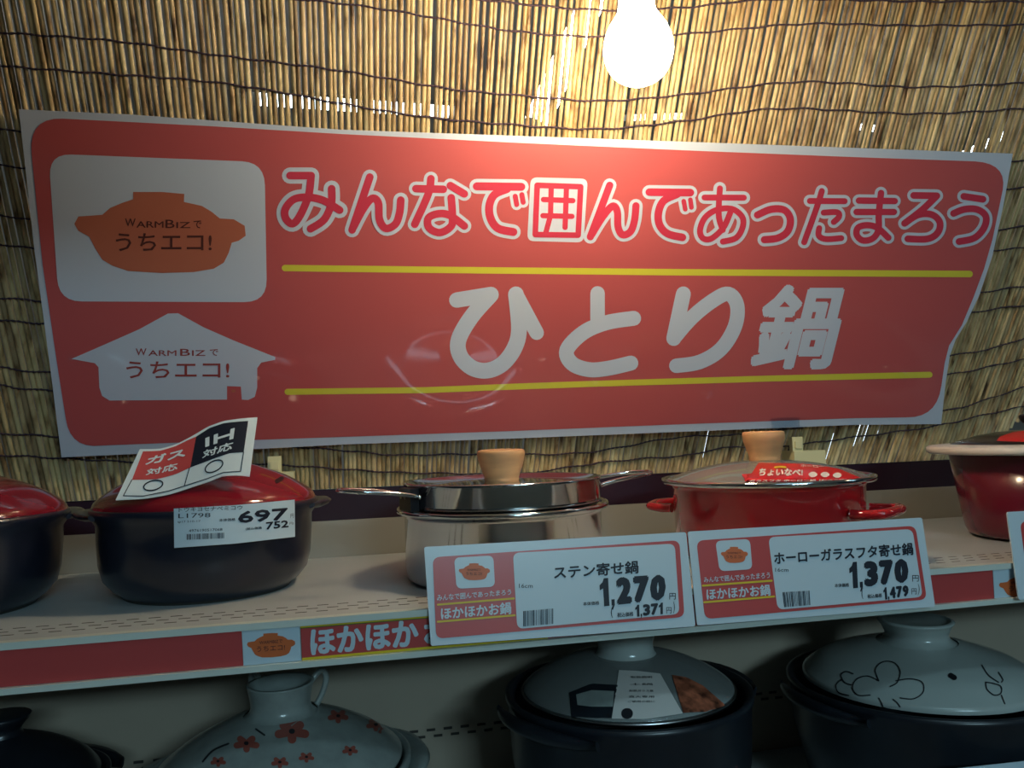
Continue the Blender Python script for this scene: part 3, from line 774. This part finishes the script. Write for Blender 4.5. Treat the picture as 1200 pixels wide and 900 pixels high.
for l in ([(165,552),(100,680)], [(100,680),(250,672),(450,625),(575,590),(760,545),(880,505),(1015,495)], [(1040,345),(1015,495)], [(612,452),(572,590)]):
    mb.stroke(SH, Z(o3, s3, l), 1.0, .0005, 1, False)
for (cx, cy, rx, ry, an) in ((328,585,76,36,-.30),(808,453,74,40,-.42)):
    pts = [(cx + rx*math.cos(a)*math.cos(an) - ry*math.sin(a)*math.sin(an), cy + rx*math.cos(a)*math.sin(an) + ry*math.sin(a)*math.cos(an)) for a in [2*PI*i/28 for i in range(29)]]
    mb.stroke(SH, Z(o3, s3, pts), 1.5, .0005, 1, False)
mb.build('printed_cells', [M['tagr'], M['ink']], cd)
mb = MB()
for body_, q, bo in (('ガス', [(300,362),(575,290),(580,358),(262,432)], .05), ('対応', [(285,462),(522,403),(515,462),(268,512)], .04),
                 ('IH', [(738,228),(972,158),(960,245),(738,300)], .055), ('対応', [(725,325),(965,262),(945,330),(712,388)], .04)):
    mb.text(SH, body_, Z(o3, s3, q), .0008, 0, bo)
mb.build('lettering', M['paper'], cd)

# --- stainless pot
PS = on_z(592, 674, ZS)
t = thing('stainless_pot', 'polished stainless pot with wooden knob and wire handles behind the 1,270 yen tag', 'pot', PS)
b = MB(); b.lathe([(0,.001),(.098,.001),(.103,.004),(.1045,.010),(.1045,.066),(.108,.0695),(.1125,.0715),(.1135,.0745),(.1115,.0765),(.107,.075),(.103,.072),(.103,.01),(0,.006)], 96)
b.build('body', M['steel'], t, world=False)
b = MB(); b.lathe([(.101,.0745),(.1035,.0765),(.1045,.079),(.1045,.0995),(.106,.1015),(.105,.103),(.101,.1022),(.092,.0975),(.07,.0985),(.04,.1005),(.02,.1015),(0,.102)], 96)
lo = b.build('lid', M['steel'], t, world=False)
b = MB(); b.lathe(smooth([(.0,.0985),(.0175,.0985),(.0185,.104),(.0225,.115),(.0255,.126),(.0255,.1315),(.0225,.1335),(.012,.1342),(0,.1343)], 4), 40)
b.build('knob', M['wood'], lo, world=False)
for sgn, ang in ((1, math.radians(196)), (1, math.radians(8))):
    R = Matrix.Rotation(ang, 3, 'Z')
    h = MB(); z = .095
    loop = crom([(.104,-.026,z-.004),(.128,-.027,z+.001),(.165,-.022,z+.005),(.178,0,z+.006),(.165,.022,z+.005),(.128,.027,z+.001),(.104,.026,z-.004)], 6)
    h.tube([R @ Vector(p) for p in loop], .0022, 10)
    ho = h.build('wire_handle', M['steel'], t, world=False)
    h = MB()
    pts = [(.101,-.031,z-.016),(.110,-.031,z-.016),(.110,.031,z-.016),(.101,.031,z-.016),(.101,-.031,z+.006),(.110,-.031,z+.006),(.110,.031,z+.006),(.101,.031,z+.006)]
    if ang > 1: pts = [(x+.002, y*.52+.004, zz-.002) for x, y, zz in pts]
    else: pts = [(x, y*.22, zz) for x, y, zz in pts]
    h.add([R @ Vector(p) for p in pts], [(0,3,2,1),(4,5,6,7),(0,1,5,4),(1,2,6,5),(2,3,7,6),(3,0,4,7)])
    for yy in (-.006, .006): h.tube([R @ Vector((.110, yy, z-.004)), R @ Vector((.1125, yy, z-.004))], .003, 10, 1)
    h.build('bracket', [M['black'], M['steelb']], ho, world=False)

# --- red enamel pot with glass lid
PR = on_z(902, 652, ZS)
t = thing('enamel_pot', 'bright red enamel pot with glass lid and wooden knob behind the 1,370 yen tag', 'pot', PR)
b = MB(); b.lathe([(0,.001),(.094,.001),(.100,.005),(.1035,.014),(.1055,.08),(.107,.0835),(.1085,.085),(.107,.0865),(.1045,.085),(.102,.08),(.100,.014),(0,.006)], 96)
b.build('body', M['enamel'], t, world=False)
b = MB(); b.lathe([(.1115,.0855),(.1165,.0860),(.1178,.0885),(.1172,.0915),(.1155,.0920),(.1115,.0905),(.1115,.0855)], 96)
rim = b
lidg = MB(); lidg.lathe(smooth([(.1125,.0895),(.100,.0945),(.080,.1005),(.055,.1055),(.030,.1085),(.004,.1095)], 4), 72)
l2 = MB(); l2.v = list(lidg.v); l2.f = list(lidg.f); l2.sm = list(lidg.sm); l2.lathe(smooth([(.004,.1070),(.030,.1060),(.055,.1030),(.080,.0980),(.100,.0920),(.1125,.0870)], 4), 72)
lo = l2.build('lid', M['frost2'], t, world=False, label='clear domed glass lid')
rim.build('lid_rim', M['steel'], lo, world=False)
b = MB(); b.lathe(smooth([(0,.1085),(.016,.1085),(.0175,.114),(.0205,.124),(.0235,.134),(.0235,.140),(.020,.1425),(0,.143)], 4), 40)
b.build('knob', M['wood'], lo, world=False)
for ang in (math.radians(-50), math.radians(130)):
    R = Matrix.Rotation(ang, 3, 'Z'); h = MB(); z = .055
    loop = crom([(.102,-.036,z),(.118,-.036,z),(.134,-.028,z+.001),(.139,0,z+.002),(.134,.028,z+.001),(.118,.036,z),(.102,.036,z)], 6)
    h.tube([R @ Vector(p) for p in loop], .0062, 12, flat=.85); h.build('side_handle', M['enamel'], t, world=False)
SG = Onto(lidg, PR)
o5, s5 = (760,470), 3.871
def sxy(l): return Z(o5, s5, l)
st = MB()
tp = [(500,282),(620,284),(740,290),(860,308),(960,350)]; bt = [(430,386),(560,386),(700,383),(850,377),(965,362)]
st.ruled(SG, sxy(tp), sxy(bt), .0006, 0, 24, 6)
for body_, q, bo in (('ちょいなべ!', [(505,308),(700,312),(700,345),(495,345)], .05), ('ホーロー', [(690,292),(790,296),(800,308),(690,304)], .04),
                     ('ガラスフタ ホーロー鍋 16cm IH対応', [(460,362),(930,356),(930,366),(455,374)], .02)):
    st.text(SG, body_, sxy(q), .0012, 1, bo)
for cxx, cyy in ((745,338),(800,338),(855,341)): st.ruled(SG, sxy([(cxx-20,cyy-3),(cxx-8,cyy-12),(cxx+8,cyy-12),(cxx+20,cyy-3)]), sxy([(cxx-20,cyy+3),(cxx-8,cyy+12),(cxx+8,cyy+12),(cxx+20,cyy+3)]), .0012, 1, 8, 2)
st.stroke(SG, sxy([(575,306),(600,303),(620,306)]), 2.5, .0013, 2)
st.build('sticker', [M['stick'], M['stickw'], M['tagy']], lo)

# --- wine-red pot with cream lid, right edge
PW = on_z(1226, 628, ZS)
t = thing('tall_pot', 'wine-red tapered pot with a cream-rimmed lid cut off by the right edge', 'pot', PW)
b = MB(); b.lathe([(0,.001),(.076,.001),(.084,.004),(.0875,.011),(.090,.025),(.1015,.1035),(.0995,.1035),(.088,.025),(.08,.012),(0,.008)], 80)
b.build('body', M['winered'], t, world=False)
b = MB(); b.lathe([(.092,.1035),(.124,.1050),(.127,.108),(.127,.1125),(.124,.1145),(.100,.1165),(.094,.1155),(.090,.1045)], 80); lo = b.build('lid', M['cream'], t, world=False)
b = MB(); b.lathe(smooth([(.101,.1155),(.085,.1215),(.06,.128),(.03,.1315),(.0,.1325)], 4), 64); gl = b; b.build('glass_dome', M['glass'], lo, world=False)
GD = Onto(gl, PW)
b = MB(); b.ruled(GD, [(1172,513),(1190,507),(1216,505)], [(1168,518),(1190,519),(1220,519)], .0015, 0, 10, 3); b.build('sticker', M['stick'], lo)
b = MB(); b.lathe(smooth([(0,.132),(.012,.132),(.013,.137),(.019,.144),(.019,.151),(0,.154)], 4), 32); b.build('knob', M['black'], lo, world=False)

# --- card clips at the foot of the blind
def clip(px, py, wpx, label, card):
    p = on_y(px, py, 1.055); base = Vector((p.x, 1.055, H0-.067))
    t = thing('card_clip', label, 'clip', base)
    w_ = wpx*1.05/950
    b = MB(); b.box((p.x-w_/2, 1.040, H0-.107), (p.x+w_/2, 1.0725, p.z)); 
    b.box((p.x-w_/2, 1.043, p.z), (p.x-w_/2+.016, 1.052, p.z+.020)); b.box((p.x-w_/2+.003, 1.0405, p.z+.004), (p.x-w_/2+.013, 1.044, p.z+.014))
    b.build('clip_body', M['creamy'], t)
    if card:
        a = on_y(905, 512, 1.045); c = on_y(935, 476, 1.045)
        b = MB(); b.box((a.x, 1.044, p.z+.001), (c.x, 1.0455, c.z)); b.build('clear_flag', M['acry'], t)
clip(942, 528, 44, 'ivory plastic card clip with a clear flag behind the red pot knob', True)
clip(330, 553, 28, 'ivory plastic card clip behind the right side of the red lid', False)

# --- lower shelf pots
def proj(p):
    v = MW.transposed() @ (Vector(p) - EYE); return (600 - FPX*v.x/v.z, 450 + FPX*v.y/v.z)
def low_pot(px, y, top_py, label, name, rr, hb, bodym, lidm, lidh, lugs, lug_m=None):
    """pot on the lower shelf: rr rim radius, hb body height"""
    c = on_y(px, top_py, y); loc = Vector((c.x, y, ZL+.0004))
    t = thing(name, label, 'pot', loc)
    body = MB()
    body.lathe([(0,.004),(rr*.6,.004),(rr*.62,0),(rr*.66,0),(rr*.74,.010),(rr*.88,.035),(rr*.96,hb*.6),(rr*.98,hb-.012),(rr*1.0,hb-.006),(rr,hb),(rr*.975,hb+.001),(rr*.93,hb-.004),(rr*.92,hb-.02),(rr*.7,.02),(0,.014)], 80)
    body.build('body', M[bodym], t, world=False)
    for a in lugs:
        h = MB(); lug(h, rr*.98, hb-.012, a, .075, .020, .017); h.build('lug_handle', M[lug_m or bodym], t, world=False)
    return t, loc
# A dark pot, far left
t, loc = low_pot(2, .88, 880, 'dark clay pot with a dark lid in the lower left corner', 'clay_pot', .094, .140, 'bceram', None, .05, (1.3, 1.3+PI))
b = MB(); b.lathe(smooth([(.086,.139),(.084,.144),(.072,.158),(.05,.172),(.028,.182),(.018,.186)], 4), 64); lo = b.build('lid', M['bceram'], t, world=False)
b = MB(); b.lathe(smooth([(.018,.186),(.017,.192),(.024,.201),(.022,.205),(0,.206)], 4), 32); b.build('knob', M['bceram'], lo, world=False)
# B flowered pot
t, locB = low_pot(330, .862, 872, 'pale clay pot whose lid is painted with small red flowers', 'flowered_pot', .128, .138, 'pceram', None, .05, (.08, PI+.02))
lid = MB(); lid.lathe(smooth([(.119,.138),(.119,.141),(.115,.145),(.098,.158),(.072,.172),(.048,.182),(.036,.186)], 5), 80)
lo = lid.build('lid', M['pceram'], t, world=False)
kb = MB(); kb.lathe(smooth([(.036,.185),(.031,.189),(.029,.196),(.031,.208),(.033,.216)], 4) + [(.029,.216),(.025,.206),(0,.202)], 48, rf=lambda a, r, z: 1 if z < .128 else 1)
kb.build('knob', M['pceram'], lo, world=False)
for ang in (.4, 2.3):
    kb = MB(); R = Matrix.Rotation(ang, 3, 'Z'); kb.tube([R @ Vector(p) for p in crom([(.028,0,.206),(.037,0,.216),(.044,0,.219),(.048,0,.211),(.044,0,.197),(.037,0,.186)], 5)], .0032, 8)
    kb.build('knob_loop', M['pceram'], lo, world=False)
SF = Onto(lid, locB)
def flower(cx, cy, s, m=0):
    fl = MB()
    for k in range(5):
        a = k*2*PI/5 + .3; fl.stroke(SF, [(cx+s*.35*math.cos(a), cy+s*.2*math.sin(a)), (cx+s*.8*math.cos(a), cy+s*.45*math.sin(a))], s*.5, .0006, m, False)
    fl.stroke(SF, [(cx-.5, cy), (cx+.5, cy)], s*.3, .0010, 1, False)
    fl.build('painted_flower', [M['flower'], M['leafk']], lo)
for cx, cy, s in ((342,858,20),(289,872,15),(396,840,12),(440,850,11),(359,888,9),(328,894,10),(256,893,9),(410,880,9)): flower(cx, cy, s)
for l in ([(268,872),(250,880),(238,893)], [(310,846),(300,840)], [(300,855),(310,862)], [(330,846),(318,842)]): fl = MB(); fl.stroke(SF, l, 2.2, .0006); fl.build('painted_stem', M['leafk'], lo)
# C black pot with glass lid
t, locC = low_pot(735, .885, 806, 'black clay pot with a glass lid and paper leaflet, below the 1,270 yen tag', 'glass_lid_pot', .137, .168, 'bceram', None, .05, (math.radians(208), math.radians(22)))
lidg = MB(); lidg.lathe(smooth([(.117,.1680),(.114,.1740),(.095,.1860),(.07,.1970),(.045,.2040),(.026,.2070)], 5), 72)
l2 = MB(); l2.v = list(lidg.v); l2.f = list(lidg.f); l2.sm = list(lidg.sm); l2.lathe(smooth([(.026,.2045),(.045,.2015),(.07,.1945),(.095,.1835),(.114,.1715),(.117,.1660)], 5), 72)
lo = l2.build('lid', M['frost'], t, world=False, label='hazy glass lid')
b = MB(); b.lathe([(.1155,.1660),(.119,.1660),(.1195,.1690),(.1165,.1705),(.1155,.1680)], 72); b.build('lid_rim', M['steelb'], lo, world=False)
b = MB(); b.lathe(smooth([(.036,.2040),(.032,.2090),(.031,.2190),(.036,.2320),(.0385,.2400),(.034,.2430),(0,.2430)], 4), 40); b.build('knob', M['wceram'], lo, world=False)
SCc = Onto(lidg, locC); o6, s6 = (570,730), 1200/330
b = MB(); b.ruled(SCc, Z(o6,s6,[(565,205),(640,208),(740,220)]), Z(o6,s6,[(535,410),(680,412),(835,388)]), .0012, 0, 12, 8)
for i, yy in enumerate((232, 262, 290, 315, 335)):
    b.text(SCc, ('取扱説明', '土鍋', '耐熱ガラス蓋', '直火専用', 'ご使用の前に')[i], Z(o6,s6,rect(615-i*3, yy, 705+i*3, yy+9)), .0017, 1, .01)
b.stroke(SCc, Z(o6, s6, [(597,390),(603,390)]), 12, .0017, 1, False)
b.build('leaflet', [M['stickw'], M['leafk']], lo)
b = MB(); b.ruled(SCc, Z(o6,s6,[(790,225),(850,235),(920,270)]), Z(o6,s6,[(838,385),(930,380),(1015,352)]), .0012, 0, 12, 6); b.build('food_label', M['food'], lo)
b = MB(); b.ruled(SCc, Z(o6,s6,[(355,300),(450,262),(560,268)]), Z(o6,s6,[(365,400),(450,405),(532,408)]), .0012, 0, 12, 6)
b.ruled(SCc, Z(o6,s6,[(385,310),(450,292),(545,296)]), Z(o6,s6,[(390,355),(450,362),(540,362)]), .0018, 1, 12, 4); b.build('oval_label', [M['bceram'], M['pceram']], lo)
# D black pot with white lid
t, locD = low_pot(1076, .885, 782, 'black clay pot with a white lid drawn with thin line flowers, lower right', 'line_flower_pot', .153, .144, 'bceram', None, .05, (math.radians(186), math.radians(8)))
lid = MB(); lid.lathe(smooth([(0.1339,.1440),(0.1334,.1490),(0.1285,.1540),(0.1102,.1670),(0.0842,.1765),(0.0594,.1840),(0.0454,.1875)], 5), 80)
lo = lid.build('lid', M['wceram'], t, world=False)
b = MB(); b.lathe(smooth([(0.0464,.1855),(0.0389,.1900),(0.0356,.1970),(0.0400,.2070),(0.0432,.2120),(0.0389,.2140),(0.0324,.2110),(0,.2090)], 4), 48); b.build('knob', M['wceram'], lo, world=False)
SD = Onto(lid, locD); o7 = (800,700); d = MB()
def pet(l, wd=1.3): d.stroke(SD, Z(o7, 3, l), wd, .0006, 0)
pet([(690,295),(678,255),(705,228),(745,232),(765,262),(755,300),(730,315)])
pet([(690,295),(650,278),(612,290),(598,320),(618,345),(660,345)])
pet([(750,295),(800,288),(842,300),(845,335),(812,358),(765,355)])
pet([(600,270),(575,262),(558,275),(570,300),(595,310)]); pet([(560,290),(540,310),(550,335),(585,345)])
pet([(690,355),(700,372),(705,385)]); pet([(740,360),(755,372),(765,385)])
d.build('line_flower', M['leafk'], lo); d = MB()
pet([(1052,240),(1075,275),(1110,300)]); pet([(1110,265),(1125,290),(1120,300)]); pet([(1065,300),(1070,325),(1095,345),(1118,338),(1118,315),(1095,305),(1065,300)]); pet([(1120,345),(1132,375)])
d.build('line_flower', M['leafk'], lo)
d = MB(); d.stroke(SD, Z(o7, 3, [(942,276),(955,284)]), 6, .0007); d.build('steam_hole', M['black'], lo)
# lower tag whose top edge peeps into the frame
LT_ = Plane((0, YF-.0125, ZL-.03), TN)
q = [(1118,901),(1420,868),(1440,985),(1130,1020)]
t = thing('price_tag', 'blank top edge of a white price tag at the bottom right corner of the photo', 'price tag', LT_(1275, 1003))
mb = MB(); mb.plate(LT_, rq(*q, 4), .0014); mb.build('tag_plate', M['tagw'], t)

# ------------------------------------------------------------------ bulb
BC = on_y(748, 58, .70)
t = thing('pendant_bulb', 'glowing white pendant bulb hanging in front of the reeds above the banner', 'light bulb', BC)
b = MB(); b.lathe(smooth([(0,-.0335),(.012,-.0315),(.025,-.0225),(.0320,-.007),(.0318,.007),(.028,.019),(.022,.029),(.0175,.038),(.016,.056)], 6), 48)
b.build('glass_bulb', M['bulb'], t, world=False)
b = MB(); b.lathe([(.0138,.055),(.0138,.075),(.021,.077),(.022,.125),(.012,.135),(.003,.138)], 32); b.build('socket', M['brass'], t, world=False)
b = MB(); b.tube([(0,0,.136),(0,0,2.8-BC.z)], .003, 8); b.build('cord', M['cable'], t, world=False)
